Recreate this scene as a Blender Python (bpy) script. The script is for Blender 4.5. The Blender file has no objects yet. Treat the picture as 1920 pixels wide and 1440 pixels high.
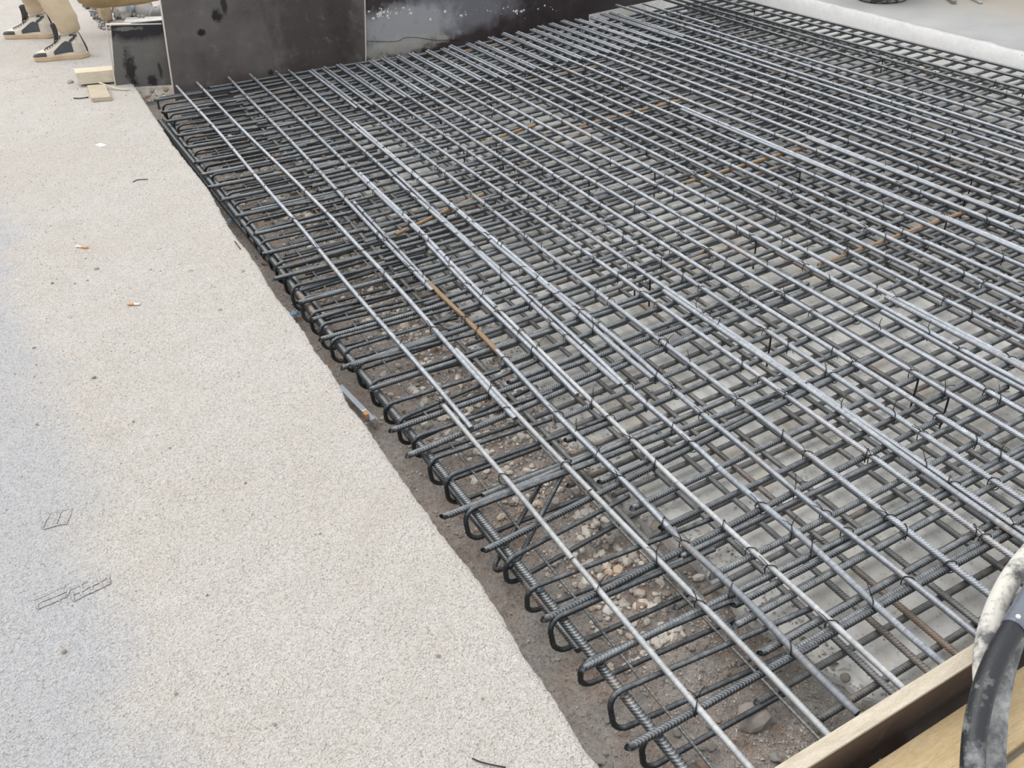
import bpy, bmesh, math, random
from mathutils import Vector, Matrix, noise
random.seed(7)
S = bpy.context.scene
COL = S.collection

# ------------------------------------------------------------------ camera, sky, sun, exposure
F_PX, CAM_H = 1646.8, 1.35
PITCH, ROLL, YAW = map(math.radians, (35.67, -3.83, 26.51))
W = Vector((math.sin(YAW)*math.cos(PITCH), math.cos(YAW)*math.cos(PITCH), -math.sin(PITCH)))
R0 = Vector((math.cos(YAW), -math.sin(YAW), 0)); U0 = R0.cross(W)
R = R0*math.cos(ROLL) + U0*math.sin(ROLL)
U = -R0*math.sin(ROLL) + U0*math.cos(ROLL)
CAM = Vector((0, 0, CAM_H))
cd = bpy.data.cameras.new('camera'); co = bpy.data.objects.new('camera', cd); COL.objects.link(co)
cd.sensor_width = 36; cd.lens = F_PX/1920*36; cd.clip_start = .02; cd.clip_end = 200
co.matrix_world = Matrix(((R.x, U.x, -W.x, 0), (R.y, U.y, -W.y, 0), (R.z, U.z, -W.z, CAM_H), (0, 0, 0, 1)))
S.camera = co

wd = bpy.data.worlds.new('overcast_sky'); S.world = wd; wd.use_nodes = True
wn = wd.node_tree; wn.nodes.clear()
wo = wn.nodes.new('ShaderNodeOutputWorld'); wb = wn.nodes.new('ShaderNodeBackground')
tc = wn.nodes.new('ShaderNodeTexCoord'); sx = wn.nodes.new('ShaderNodeSeparateXYZ'); cr = wn.nodes.new('ShaderNodeValToRGB')
wn.links.new(tc.outputs['Generated'], sx.inputs[0]); wn.links.new(sx.outputs['Z'], cr.inputs[0])
cr.color_ramp.elements[0].position = 0.0; cr.color_ramp.elements[0].color = (.62, .66, .72, 1)
cr.color_ramp.elements[1].position = .9; cr.color_ramp.elements[1].color = (1, 1, 1, 1)
wn.links.new(cr.outputs[0], wb.inputs[0]); wb.inputs[1].default_value = 1.3
wn.links.new(wb.outputs[0], wo.inputs[0])
sl = bpy.data.lights.new('sun', 'SUN'); sl.energy = 1.7; sl.angle = math.radians(50); sl.color = (1, .965, .92)
so = bpy.data.objects.new('sun', sl); COL.objects.link(so)
so.rotation_euler = Vector((.35, -.55, -1)).to_track_quat('-Z', 'Y').to_euler()
S.view_settings.view_transform = 'Standard'; S.view_settings.look = 'None'
S.view_settings.exposure = 0.08; S.view_settings.gamma = 1; S.view_settings.use_curve_mapping = False

# ------------------------------------------------------------------ helpers
def ray(x, y): return W*F_PX + R*(x-960) - U*(y-720)
def at(x, y, z=0.0):
    d = ray(x, y); return CAM + d*((z-CAM_H)/d.z)
def on_plane(x, y, p, n):
    d = ray(x, y); return CAM + d*((p-CAM).dot(n)/d.dot(n))
def link(o, parent=None):
    COL.objects.link(o)
    if parent: o.parent = parent
    return o
def tag(o, label=None, cat=None, group=None, kind=None):
    if label: o['label'] = label
    if cat: o['category'] = cat
    if group: o['group'] = group
    if kind: o['kind'] = kind
    return o
def empty(name, loc=(0, 0, 0)):
    o = bpy.data.objects.new(name, None); o.location = loc; o.empty_display_size = .05
    return link(o)
def mesh(name, v, f, mat=None, smooth=False):
    m = bpy.data.meshes.new(name); m.from_pydata([tuple(p) for p in v], [], f)
    if mat: m.materials.append(mat)
    if smooth: m.polygons.foreach_set('use_smooth', [True]*len(m.polygons))
    m.update(); return m
def obj(name, me, parent=None, loc=None):
    o = bpy.data.objects.new(name, me)
    if parent is not None and parent.location.length > 0: o.location = -parent.location
    if loc is not None: o.location = loc
    return link(o, parent)
def fbm(x, y, z=0., o=4): return noise.fractal(Vector((x, y, z)), 1.0, 2.0, o)

class NT:
    """small helper for procedural materials"""
    def __init__(s, name):
        s.m = bpy.data.materials.new(name); s.m.use_nodes = True; s.t = s.m.node_tree
        s.b = s.t.nodes['Principled BSDF']
        s.tc = s.t.nodes.new('ShaderNodeTexCoord'); s.geo = s.t.nodes.new('ShaderNodeNewGeometry'); s.oi = s.t.nodes.new('ShaderNodeObjectInfo')
    def l(s, a, b): s.t.links.new(a, b)
    def noise(s, scale, detail=4, rough=.55, vec=None, dist=0):
        n = s.t.nodes.new('ShaderNodeTexNoise'); n.inputs['Scale'].default_value = scale; n.inputs['Detail'].default_value = detail
        n.inputs['Roughness'].default_value = rough; n.inputs['Distortion'].default_value = dist
        s.l(vec or s.tc.outputs['Object'], n.inputs['Vector']); return n.outputs['Fac']
    def voro(s, scale, vec=None, out='Distance', feat='F1'):
        n = s.t.nodes.new('ShaderNodeTexVoronoi'); n.feature = feat; n.inputs['Scale'].default_value = scale
        s.l(vec or s.tc.outputs['Object'], n.inputs['Vector']); return n.outputs[out]
    def ramp(s, fac, stops):
        n = s.t.nodes.new('ShaderNodeValToRGB'); e = n.color_ramp.elements
        while len(e) < len(stops): e.new(.5)
        for k, (p, c) in enumerate(stops):
            e[k].position = p; e[k].color = (c, c, c, 1) if isinstance(c, (int, float)) else (*c, 1)
        s.l(fac, n.inputs[0]); return n.outputs[0]
    def mix(s, fac, a, b, mode='MIX'):
        n = s.t.nodes.new('ShaderNodeMix'); n.data_type = 'RGBA'; n.blend_type = mode; n.clamp_factor = True
        for v, i in ((fac, 0), (a, 6), (b, 7)):
            if isinstance(v, (int, float)): n.inputs[i].default_value = v
            elif isinstance(v, tuple): n.inputs[i].default_value = (*v, 1)
            else: s.l(v, n.inputs[i])
        return n.outputs[2]
    def math(s, op, a, b=0., c=0., clamp=False):
        n = s.t.nodes.new('ShaderNodeMath'); n.operation = op; n.use_clamp = clamp
        for v, i in ((a, 0), (b, 1), (c, 2)):
            if isinstance(v, (int, float)): n.inputs[i].default_value = v
            else: s.l(v, n.inputs[i])
        return n.outputs[0]
    def xyz(s, vec=None):
        n = s.t.nodes.new('ShaderNodeSeparateXYZ'); s.l(vec or s.tc.outputs['Object'], n.inputs[0]); return n.outputs
    def mapping(s, scale=(1, 1, 1), rot=(0, 0, 0), vec=None):
        n = s.t.nodes.new('ShaderNodeMapping'); n.inputs['Scale'].default_value = scale; n.inputs['Rotation'].default_value = rot
        s.l(vec or s.tc.outputs['Object'], n.inputs[0]); return n.outputs[0]
    def bump(s, h, dist, strength=1.0, prev=None):
        n = s.t.nodes.new('ShaderNodeBump'); n.inputs['Distance'].default_value = dist; n.inputs['Strength'].default_value = strength
        s.l(h, n.inputs['Height'])
        if prev: s.l(prev, n.inputs['Normal'])
        return n.outputs[0]
    def done(s, col, rough=.8, metal=0., normal=None, spec=None):
        for v, k in ((col, 'Base Color'), (rough, 'Roughness'), (metal, 'Metallic'), (spec, 'Specular IOR Level'), (normal, 'Normal')):
            if v is None: continue
            if isinstance(v, (int, float)): s.b.inputs[k].default_value = v
            elif isinstance(v, tuple): s.b.inputs[k].default_value = (*v, 1)
            else: s.l(v, s.b.inputs[k])
        return s.m
def plain(name, c, rough=.7, metal=0., var=.18, scale=30., bump=.0):
    t = NT(name); n = t.noise(scale, 5, .6)
    col = t.mix(n, tuple(v*(1-var) for v in c), tuple(min(1, v*(1+var)) for v in c))
    return t.done(col, rough, metal, t.bump(n, bump) if bump else None)

# ------------------------------------------------------------------ materials
def m_pavement():
    t = NT('gritty_concrete'); p = t.xyz()
    big = t.noise(1.3, 5, .6); mid = t.noise(9, 6, .65); fine = t.noise(160, 5, .7); grit = t.voro(210)
    col = t.mix(t.ramp(big, [(.3, 0), (.7, 1)]), (.61, .57, .525), (.675, .645, .605))
    col = t.mix(t.ramp(mid, [(.35, 0), (.75, .55)]), col, (.56, .515, .47))
    # bluish grey tint, growing towards the far left and broken by noise
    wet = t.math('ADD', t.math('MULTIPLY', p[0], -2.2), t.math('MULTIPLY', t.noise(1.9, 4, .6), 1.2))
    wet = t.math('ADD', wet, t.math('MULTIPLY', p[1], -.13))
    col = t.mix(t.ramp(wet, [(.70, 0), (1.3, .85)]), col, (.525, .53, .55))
    col = t.mix(t.ramp(fine, [(.32, .42), (.44, 0)]), col, (.30, .27, .24))
    col = t.mix(t.ramp(t.voro(95), [(.10, .5), (.24, 0)]), col, (.66, .635, .60))
    h = t.math('ADD', t.math('MULTIPLY', fine, .6), t.math('MULTIPLY', t.noise(60, 4, .6), .8))
    nb = t.bump(h, .010, 1.0); nb = t.bump(grit, .004, .9, nb); nb = t.bump(mid, .012, .6, nb)
    return t.done(col, .93, 0, nb, .2)
def m_soil():
    t = NT('stony_soil'); p = t.xyz()
    a = t.noise(3.5, 5, .6); b = t.noise(22, 6, .65); c = t.noise(120, 5, .7); v = t.voro(75, out='Color')
    col = t.mix(t.ramp(a, [(.38, 0), (.62, 1)]), (.37, .30, .25), (.42, .395, .375))
    col = t.mix(t.ramp(t.noise(5.5, 4, .6), [(.52, 0), (.64, .8)]), col, (.36, .235, .165))
    col = t.mix(t.ramp(b, [(.4, 0), (.7, .7)]), col, (.54, .505, .47))
    bw = t.t.nodes.new('ShaderNodeRGBToBW'); t.l(v, bw.inputs[0])
    col = t.mix(.14, col, t.ramp(bw.outputs[0], [(.2, (.22, .18, .16)), (.5, (.44, .39, .35)), (.8, (.68, .64, .59))]))
    col = t.mix(t.ramp(c, [(.33, .6), (.46, 0)]), col, (.13, .105, .09))
    nb = t.bump(t.math('ADD', b, t.math('MULTIPLY', c, .6)), .012, .9); nb = t.bump(t.noise(60, 4, .6), .01, .7, nb)
    return t.done(col, .95, 0, nb, .2)
def m_blinding():
    t = NT('lean_concrete')
    a = t.noise(2.2, 6, .6); b = t.noise(14, 6, .65); c = t.noise(90, 5, .7)
    col = t.mix(t.ramp(a, [(.35, 0), (.65, 1)]), (.56, .555, .535), (.72, .715, .69))
    col = t.mix(t.ramp(t.noise(6, 4, .6, dist=1), [(.52, 0), (.66, .6)]), col, (.55, .49, .39))
    col = t.mix(t.ramp(b, [(.5, 0), (.72, .5)]), col, (.74, .74, .72))
    col = t.mix(t.ramp(c, [(.33, .6), (.43, 0)]), col, (.22, .21, .20))
    nb = t.bump(b, .006, .6); nb = t.bump(c, .0025, .6, nb)
    return t.done(col, .8, 0, nb, .35)
def m_steel(name, dark, mid, dust, dust_amt, rust_amt, metal=.55, rough=.42, rib_amt=.55):
    t = NT(name); rnd = t.oi.outputs['Random']
    vv = t.t.nodes.new('ShaderNodeVectorMath'); vv.operation = 'ADD'
    cv = t.t.nodes.new('ShaderNodeCombineXYZ'); t.l(t.math('MULTIPLY', rnd, 37.), cv.inputs[0]); t.l(t.math('MULTIPLY', rnd, 91.), cv.inputs[1])
    t.l(t.tc.outputs['Object'], vv.inputs[0]); t.l(cv.outputs[0], vv.inputs[1]); vec = vv.outputs[0]
    n1 = t.noise(5, 5, .6, vec); n2 = t.noise(60, 5, .65, vec); n3 = t.noise(2.3, 4, .55, vec); n4 = t.noise(300, 3, .6, vec)
    col = t.mix(t.ramp(n1, [(.3, 0), (.7, 1)]), dark, mid)
    up = t.xyz(t.geo.outputs['Normal'])[2]                       # dust settles on upward faces
    d = t.math('MULTIPLY', t.ramp(up, [(.15, 0), (.85, 1)]), t.ramp(t.math('ADD', n2, t.math('MULTIPLY', n1, .5)), [(.45, .25), (.95, 1)]))
    d = t.math('MULTIPLY', d, t.math('MULTIPLY_ADD', rnd, dust_amt*.7, dust_amt*.65), clamp=True)
    rs = t.math('ADD', n3, t.math('MULTIPLY', n2, .22))
    r = t.math('MULTIPLY', t.ramp(rs, [(.78-rust_amt, 0), (.88-rust_amt, 1)]), .8)
    col = t.mix(r, col, t.mix(n4, (.16, .075, .03), (.42, .24, .11)))
    col = t.mix(d, col, dust)
    at_ = t.t.nodes.new('ShaderNodeAttribute'); at_.attribute_name = 'rib'      # rib highlights and the shade between them, put into the colour
    rib = at_.outputs['Fac']
    col = t.mix(t.math('MULTIPLY', rib, rib_amt), col, dust)
    col = t.mix(t.math('MULTIPLY', t.math('SUBTRACT', 1., rib), t.ramp(n2, [(.3, .7), (.7, .25)])), col, dark)
    mt = t.math('MULTIPLY', t.math('SUBTRACT', 1., t.math('MAXIMUM', r, d)), metal)
    ro = t.math('MULTIPLY_ADD', t.math('MAXIMUM', r, d), .3, rough)
    return t.done(col, ro, mt, t.bump(n4, .0006, .5))
def m_film(name, a, b, speck=True, splat=()):
    """dark phenolic film on plywood; splat = lasting stains ((x,z), radius, colour, strength) in object space"""
    t = NT(name); n1 = t.noise(3.2, 5, .6); n2 = t.noise(16, 5, .65); n3 = t.noise(130, 3, .6)
    p = t.tc.outputs['Object']
    col = t.mix(t.ramp(n1, [(.33, 0), (.67, 1)]), a, b)
    for (cx, cz), (rx, rz), c, st, *na in splat:
        na = na[0] if na else 2.2
        mp = t.t.nodes.new('ShaderNodeMapping'); mp.vector_type = 'POINT'
        mp.inputs['Location'].default_value = (-cx/rx, 0, -cz/rz); mp.inputs['Scale'].default_value = (1/rx, 0, 1/rz)
        t.l(p, mp.inputs[0])
        ln = t.t.nodes.new('ShaderNodeVectorMath'); ln.operation = 'LENGTH'; t.l(mp.outputs[0], ln.inputs[0])
        f = t.math('ADD', ln.outputs['Value'], t.math('MULTIPLY_ADD', t.noise(9/max(rx, rz)**.5, 5, .65), na, -na/2))
        col = t.mix(t.ramp(f, [(.55, st), (1.05, 0)]), col, c)
    col = t.mix(t.ramp(n2, [(.58, 0), (.75, .35)]), col, tuple(min(1, v*2.0) for v in b))
    if speck: col = t.mix(t.ramp(t.voro(26), [(.022, .8), (.05, 0)]), col, (.50, .48, .45))
    ro = t.ramp(n2, [(.3, .28), (.7, .55)])
    return t.done(col, ro, 0, t.bump(n3, .0008, .4), .5)
def m_wood(name, a, b, axis=(1, 12, 12), scale=6.):
    t = NT(name); vec = t.mapping(axis)
    n = t.noise(scale, 6, .65, vec, .6); n2 = t.noise(scale*7, 4, .6, vec); n3 = t.noise(9, 5, .65)
    col = t.mix(t.ramp(n, [(.3, 0), (.7, 1)]), a, b)
    col = t.mix(t.ramp(n2, [(.32, .45), (.5, 0)]), col, tuple(v*.55 for v in a))
    col = t.mix(t.ramp(n3, [(.55, 0), (.75, .4)]), col, (.30, .27, .23))
    return t.done(col, .75, 0, t.bump(n2, .0015, .5), .3)
def m_hose(name, base, dust, lo, hi):
    t = NT(name); n = t.noise(24, 6, .7); n2 = t.noise(9, 4, .6); n3 = t.noise(200, 3, .6)
    f = t.math('ADD', n, t.math('MULTIPLY', n2, .6))
    col = t.mix(t.ramp(f, [(lo, 0), (hi, 1)]), base, dust)
    return t.done(col, t.ramp(f, [(lo, .38), (hi, .85)]), 0, t.bump(t.math('ADD', n, t.math('MULTIPLY', n3, .3)), .003, .5), .4)

M = dict(
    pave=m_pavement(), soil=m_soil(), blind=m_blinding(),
    longbar=m_steel('dusty_ribbed_steel', (.13, .14, .155), (.27, .285, .31), (.60, .64, .69), .85, .085, .6, .38, .4),
    whitebar=m_steel('pale_dusted_steel', (.20, .21, .22), (.36, .37, .38), (.66, .67, .67), .75, 0.0, .4, .45, .18),
    cross=m_steel('dark_ribbed_steel', (.036, .041, .047), (.10, .108, .118), (.54, .565, .57), .36, .06, .7, .34, .38),
    lower=m_steel('grey_lower_steel', (.07, .074, .08), (.15, .155, .165), (.46, .455, .43), .5, .09, .45, .45, .25),
    rusty=m_steel('rusted_ribbed_steel', (.17, .11, .065), (.30, .20, .115), (.44, .33, .21), .45, .25, .3, .5),
    tie=plain('black_annealed_wire', (.035, .033, .033), .5, .5),
    stone=None)
def m_stone():
    t = NT('broken_stone'); r = t.oi.outputs['Random']; n = t.noise(40, 5, .65)
    c = t.ramp(r, [(0., (.42, .38, .34)), (.3, (.52, .48, .44)), (.5, (.43, .425, .42)), (.7, (.58, .53, .46)), (.88, (.50, .36, .27)), (1., (.66, .64, .61))])
    col = t.mix(t.ramp(n, [(.35, .35), (.65, 0)]), c, (.14, .12, .11))
    return t.done(col, .9, 0, t.bump(n, .004, .7), .25)
M['stone'] = m_stone()

# ------------------------------------------------------------------ ground: gritty pavement on the left
EDGE_PX = [(250, 158), (261, 174), (279.6, 203), (302.5, 237), (323, 270), (356.7, 312), (390, 353), (413.7, 397.5), (428, 424), (441, 443), (466, 472), (484, 501), (516, 554),
           (545, 589), (570, 620), (589, 656), (619, 692), (652, 754), (674, 782), (700, 819), (713, 838), (769, 919), (825, 997), (900, 1091), (950, 1172), (1000, 1256), (1047, 1321), (1090, 1393), (1125, 1440)]
edge = sorted([at(x, y, 0) for x, y in EDGE_PX], key=lambda p: p.y)
def edge_x(y):
    if y <= edge[0].y: return edge[0].x
    if y >= edge[-1].y: return edge[-1].x
    for a, b in zip(edge, edge[1:]):
        if a.y <= y <= b.y: return a.x + (b.x-a.x)*(y-a.y)/max(1e-6, b.y-a.y)
def build_pavement():
    ys = []; y = .1
    while y < 5.9: ys.append(y); y += .010 + .0012*y
    offs = [0, .003, .008, .016, .03, .06, .11, .18, .28, .4, .55, .75, 1.0, 1.4, 2.0, 3.0, 4.5]
    v, f = [], []; n = len(offs)+3
    for y in ys:
        ex = edge_x(y) + .004*fbm(0, y*9) + .0035*fbm(3, y*60)
        for k, zz in enumerate((-.2, -.05, -.008)):
            v.append((ex + (.006*fbm(y*40, k*3.1) - (.01 if k == 0 else 0)), y, zz))
        for o in offs:
            z = .0035*fbm((ex-o)*6, y*6)*(min(1, o/.05)) - (.004*(1-o/.008) if o < .008 else 0)
            v.append((ex-o, y, z))
    for i in range(len(ys)-1):
        for k in range(n-1):
            a = i*n+k; f.append((a, a+n, a+n+1, a+1))
    # ground going on behind the boards, past the trench
    b0 = len(v)
    for x in (-6, -1.5, -.5, .1, .36, .9, 2.0):
        for y in (5.5, 5.8, 6.4, 7.2, 9, 14): v.append((x, y, -.001 + .002*fbm(x*3, y*3)))
    for i in range(6):
        for j in range(5):
            if j < 1: continue
            a = b0+i*6+j; f.append((a, a+6, a+7, a+1))
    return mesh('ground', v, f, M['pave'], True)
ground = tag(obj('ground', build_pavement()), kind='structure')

# trench soil
def floor_edge(y): return .93 + .05*fbm(1.7, y*2.2) + .02*fbm(5, y*11) + max(0, .9-y)*.28
def soil_z(x, y):
    z = -.172 + .018*fbm(x*5, y*5) + .009*fbm(x*19, y*19) + .004*fbm(x*50, y*50)
    z += .02*math.exp(-((x-.80)/.12)**2)*(1 if y > 1.2 else .3)
    if x < .52: z += .03*((.52-x)/.1)**2
    z = min(z, -.128)
    if y > 4.85: z += min(1, (y-4.85)/.2)*.075*max(0, min(1, (.85-x)/.2))
    return z
def build_soil():
    xs = [.28+.011*i for i in range(95)]; ys = []; y = -.3
    while y < 6.0: ys.append(y); y += .011+.002*max(0, y-1)
    v = [(x, y, soil_z(x, y)) for y in ys for x in xs]; n = len(xs)
    f = [(i*n+k, i*n+k+1, i*n+n+k+1, i*n+n+k) for i in range(len(ys)-1) for k in range(n-1)]
    return mesh('trench_soil', v, f, M['soil'], True)
soil = tag(obj('trench_soil', build_soil()), kind='structure')
TX0, TX1, TY, TZ = 2.33, 3.76, 4.02, -.47           # deeper beam trench along the slab and along the far panels
def build_blinding():
    v, f = [], []; ys = []; y = .3
    while y < TY: ys.append(y); y += .02+.004*y
    ys.append(TY)
    offs = [0, .004, .012, .03, .07, .13, .2, .3, .45, .6, .8, 1.0, 1.2, 9]; n = len(offs)+2
    for y in ys:
        e = floor_edge(y); v.append((e-.008, y, -.2))
        for o in offs:
            x = min(e+o, TX0); v.append((x, y, -.152 + .004*fbm(x*4, y*4) - (.006 if o == 0 else 0)))
        v.append((TX0+.004*fbm(2, y*8), y, TZ))
    f = [(i*n+k, i*n+k+1, i*n+n+k+1, i*n+n+k) for i in range(len(ys)-1) for k in range(n-1)]
    b = len(v); xs = [1.1+.1*k for k in range(13)]           # step down facing the far panels
    for x in xs: v += [(x, TY, -.15), (x, TY+.004, TZ)]
    f += [(b+2*k, b+2*k+1, b+2*k+3, b+2*k+2) for k in range(len(xs)-1)]
    b = len(v); v += [(1.29, .3, TZ), (TX1, .3, TZ), (TX1, 5.6, TZ), (1.29, 5.6, TZ), (1.29, TY, -.16), (1.29, 5.6, -.16), (1.29, TY, TZ), (1.29, 5.6, TZ),
                      (TX1, .3, TZ), (TX1, 5.6, TZ), (TX1, .3, -.152), (TX1, 5.6, -.152), (4.6, .3, -.152), (4.6, 5.6, -.152), (TX0, .3, -.152), (TX0, .3, TZ)]
    f += [(b, b+1, b+2, b+3), (b+4, b+6, b+7, b+5), (b+8, b+10, b+11, b+9), (b+10, b+12, b+13, b+11), (b+14, b+10, b+8, b+15)]
    b = len(v); v += [(.5, 5.235, TZ), (4.7, 5.235, TZ), (4.7, 5.235, -.10), (.5, 5.235, -.10), (4.7, 5.9, -.10), (.5, 5.9, -.10)]   # far bank of the trench
    f += [(b, b+1, b+2, b+3), (b+3, b+2, b+4, b+5)]
    return mesh('floor', v, f, M['blind'], False)
floor = tag(obj('floor', build_blinding()), kind='structure')

# concrete slab of the building on the far right
def m_slab():
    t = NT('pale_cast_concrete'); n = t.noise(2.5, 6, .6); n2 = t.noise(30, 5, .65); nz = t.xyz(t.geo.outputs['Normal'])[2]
    top = t.mix(t.ramp(n, [(.35, 0), (.65, 1)]), (.29, .295, .295), (.37, .372, .365))
    px = t.xyz()
    far = t.math('ADD', px[0], t.math('MULTIPLY', n, .9))
    top = t.mix(t.ramp(t.math('MULTIPLY', far, .15), [(.735, 0), (.83, .85)]), top, (.30, .255, .195))
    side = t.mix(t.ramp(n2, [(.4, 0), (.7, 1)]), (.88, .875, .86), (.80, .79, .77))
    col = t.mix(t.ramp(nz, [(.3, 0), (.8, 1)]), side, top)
    col = t.mix(t.ramp(n2, [(.28, .5), (.36, 0)]), col, (.30, .27, .23))
    return t.done(col, .8, 0, t.bump(n2, .004, .5), .3)
def build_slab():
    A = at(1917, 94, .04); B = at(1560, 6, .04); d = (B-A)/(B.y-A.y); v, f = [], []; ys = [-1+.025*i for i in range(300)]
    offs = [(-.0, -.2), (0, -.02), (.0, .026), (.006, .036), (.014, .04), (.06, .04), (.5, .042), (2, .042), (8, .042)]; n = len(offs)
    for y in ys:
        x0 = A.x + d.x*(y-A.y)
        for k, (o, z) in enumerate(offs):
            j = .006*fbm(y*7, k*2.) + .004*fbm(y*25, k*5.) if 1 < k < 5 else .003*fbm(y*5, k)
            v.append((x0+o+j, y, z+.6*(j if k in (2, 3) else 0)))
    f = [(i*n+k, i*n+k+1, i*n+n+k+1, i*n+n+k) for i in range(len(ys)-1) for k in range(n-1)]
    return mesh('building_slab', v, f, m_slab(), True)
slab = tag(obj('building_floor', build_slab()), kind='structure')

# ------------------------------------------------------------------ rebar
NS = 12
def ring(c, side, up, fwd, r, h, tilt, crest, twist):
    out = []
    for k in range(NS):
        a = 2*math.pi*k/NS + twist; ca, sa = math.cos(a), math.sin(a)
        lobe = abs(math.sin(2*math.pi*k/NS))
        rr = r + (h*min(1, lobe*1.5) if crest else 0) + (h*.75 if k in (0, NS//2) else 0)
        out.append(c + side*(rr*ca) + up*(rr*sa) + fwd*(tilt*r*sa*(1 if ca >= 0 else 1)))
    return out
def bar_mesh(name, L, r, h, pitch, amp, twist, seed, mat):
    """straight ribbed bar along +Y with slanted ribs and two lengthwise ribs, slightly bowed"""
    v, f = [], []; X, Z, Y = Vector((1, 0, 0)), Vector((0, 0, 1)), Vector((0, 1, 0)); n = int(L/pitch)
    st = [(0., False)]
    for i in range(n): st += [((i+.28)*pitch, False), ((i+.5)*pitch, True), ((i+.78)*pitch, False)]
    st.append((L, False))
    for s, cst in st:
        e = math.sin(math.pi*s/L)
        c = Vector((amp*e*math.sin(s*1.7+seed*3), s, amp*.35*e*math.sin(s*2.3+seed*5)))
        v += ring(c, X, Z, Y, r, h, 1.3 if 0 < s < L else 0, cst, twist)
    m = len(st)
    for i in range(m-1):
        for k in range(NS):
            a, b = i*NS+k, i*NS+(k+1) % NS; f.append((a, b, b+NS, a+NS))
    f.append(tuple(range(NS))[::-1]); f.append(tuple(range((m-1)*NS, m*NS)))
    me = mesh(name, v, f, mat, True); at_ = me.attributes.new('rib', 'FLOAT', 'POINT')
    at_.data.foreach_set('value', [(1.0 if k % (NS//2) in (1, 2, 3, 4, 5) and st[i][1] else (.55 if k % (NS//2) == 0 else 0.)) for i in range(m) for k in range(NS)])
    return me
def tube(pts, rad, ns=8, cap=True, rib=None):
    """tube through points; returns verts, faces"""
    v, f = [], []; P = [Vector(p) for p in pts]; n = len(P); up = None
    for i, p in enumerate(P):
        d = (P[min(n-1, i+1)]-P[max(0, i-1)]).normalized()
        if up is None: up = Vector((0, 0, 1)) if abs(d.z) < .9 else Vector((1, 0, 0))
        side = d.cross(up).normalized(); up = side.cross(d).normalized()
        r = rad(i) if callable(rad) else rad
        for k in range(ns):
            a = 2*math.pi*k/ns
            rr = r + (rib(i, k) if rib else 0)
            v.append(p + side*(rr*math.cos(a)) + up*(rr*math.sin(a)))
    for i in range(n-1):
        for k in range(ns):
            a, b = i*ns+k, i*ns+(k+1) % ns; f.append((a, b, b+ns, a+ns))
    if cap: f.append(tuple(range(ns))[::-1]); f.append(tuple(range((n-1)*ns, n*ns)))
    return v, f
def resample(pts, step):
    P = [Vector(p) for p in pts]; out = [P[0]]; acc = 0
    for a, b in zip(P, P[1:]):
        L = (b-a).length
        if L < 1e-9: continue
        s = step-acc
        while s <= L: out.append(a+(b-a)*(s/L)); s += step
        acc = (acc+L) % step
    return out
def catmull(pts, n=10):
    P = [Vector(p) for p in pts]; P = [P[0]*2-P[1]]+P+[P[-1]*2-P[-2]]; out = []
    for i in range(1, len(P)-2):
        for j in range(n):
            t = j/n; a, b, c, d = P[i-1:i+3]
            out.append(.5*((2*b)+(c-a)*t+(2*a-5*b+4*c-d)*t*t+(3*b-a-3*c+d)*t**3))
    out.append(P[-2]); return out
RB = .0069
def place(name, me, p, q, parent, roll=0.):
    """copy of a bar mesh laid from p to q (bar mesh runs along +Y)"""
    p, q = Vector(p), Vector(q); d = q-p; L0 = me['L']
    y = d.normalized(); x = y.cross(Vector((0, 0, 1))).normalized(); z = x.cross(y)
    m = Matrix((x, y, z)).transposed().to_4x4() @ Matrix.Rotation(roll, 4, 'Y')
    o = bpy.data.objects.new(name, me); link(o, parent)
    o.matrix_local = Matrix.Translation(p-parent.location) @ m @ Matrix.Diagonal((1, d.length/L0, 1, 1))
    return o
def bars(name, L, r, mat, n, amp=.004, h=.0008, pitch=.0068, twists=(0, 1.2, .6)):
    out = []
    for k in range(n):
        me = bar_mesh(name, L, r, h, pitch, amp, twists[k % len(twists)], k+1., mat); me['L'] = L; out.append(me)
    return out

ZL, ZC = -.030, -.0455            # upper mat: long bars lie on the cross bars
upper = empty('rebar_mat', (2.2, 2.6, -.04))
tag(upper, 'upper mat of tied grey ribbed steel bars with hooked ends beside the pale pavement', 'rebar mat')
lower = empty('rebar_mat.001', (2.2, 2.6, -.12))
tag(lower, 'lower darker mat of ribbed bars just above the concrete, seen through the upper mat', 'rebar mat')
LB = bars('long_bar', 4.35, RB, M['longbar'], 4, h=.0010)
LD = bars('long_bar', 4.35, RB, M['cross'], 3, h=.0011)
LS = bars('long_bar', .76, RB*.92, M['longbar'], 2, .002)
LM = bars('long_bar', 2.6, RB, M['longbar'], 2, .005, h=.0010)
LW = bars('long_bar', 1.2, RB*.92, M['whitebar'], 2, .002, h=.0005, twists=(1.571, 1.45))
LR = bars('long_bar', 1.5, RB, M['rusty'], 1, .002, twists=(.5,))
CB = bars('cross_bar', 3.4, RB*1.02, M['cross'], 4, .006)
CS = bars('cross_bar', 1.3, RB*1.05, M['cross'], 3, .005, h=.0009, pitch=.0070)
CR = bars('cross_bar', 1.0, RB, M['rusty'], 1, .002)
LCB = bars('cross_bar', 3.4, RB, M['lower'], 3, .006)
LLB = bars('long_bar', 4.35, RB, M['lower'], 3, .006); LCS = bars('cross_bar', 1.3, RB, M['lower'], 2, .004)

tops = []                          # (p, q) of every upper long bar, for the ties
def long_px(a, b, meshes, k=0, z=ZL, roll=0.):
    p, q = at(*a, z), at(*b, z); tops.append((p, q)); return place('long_bar', meshes[k % len(meshes)], p, q, upper, roll)
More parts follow.
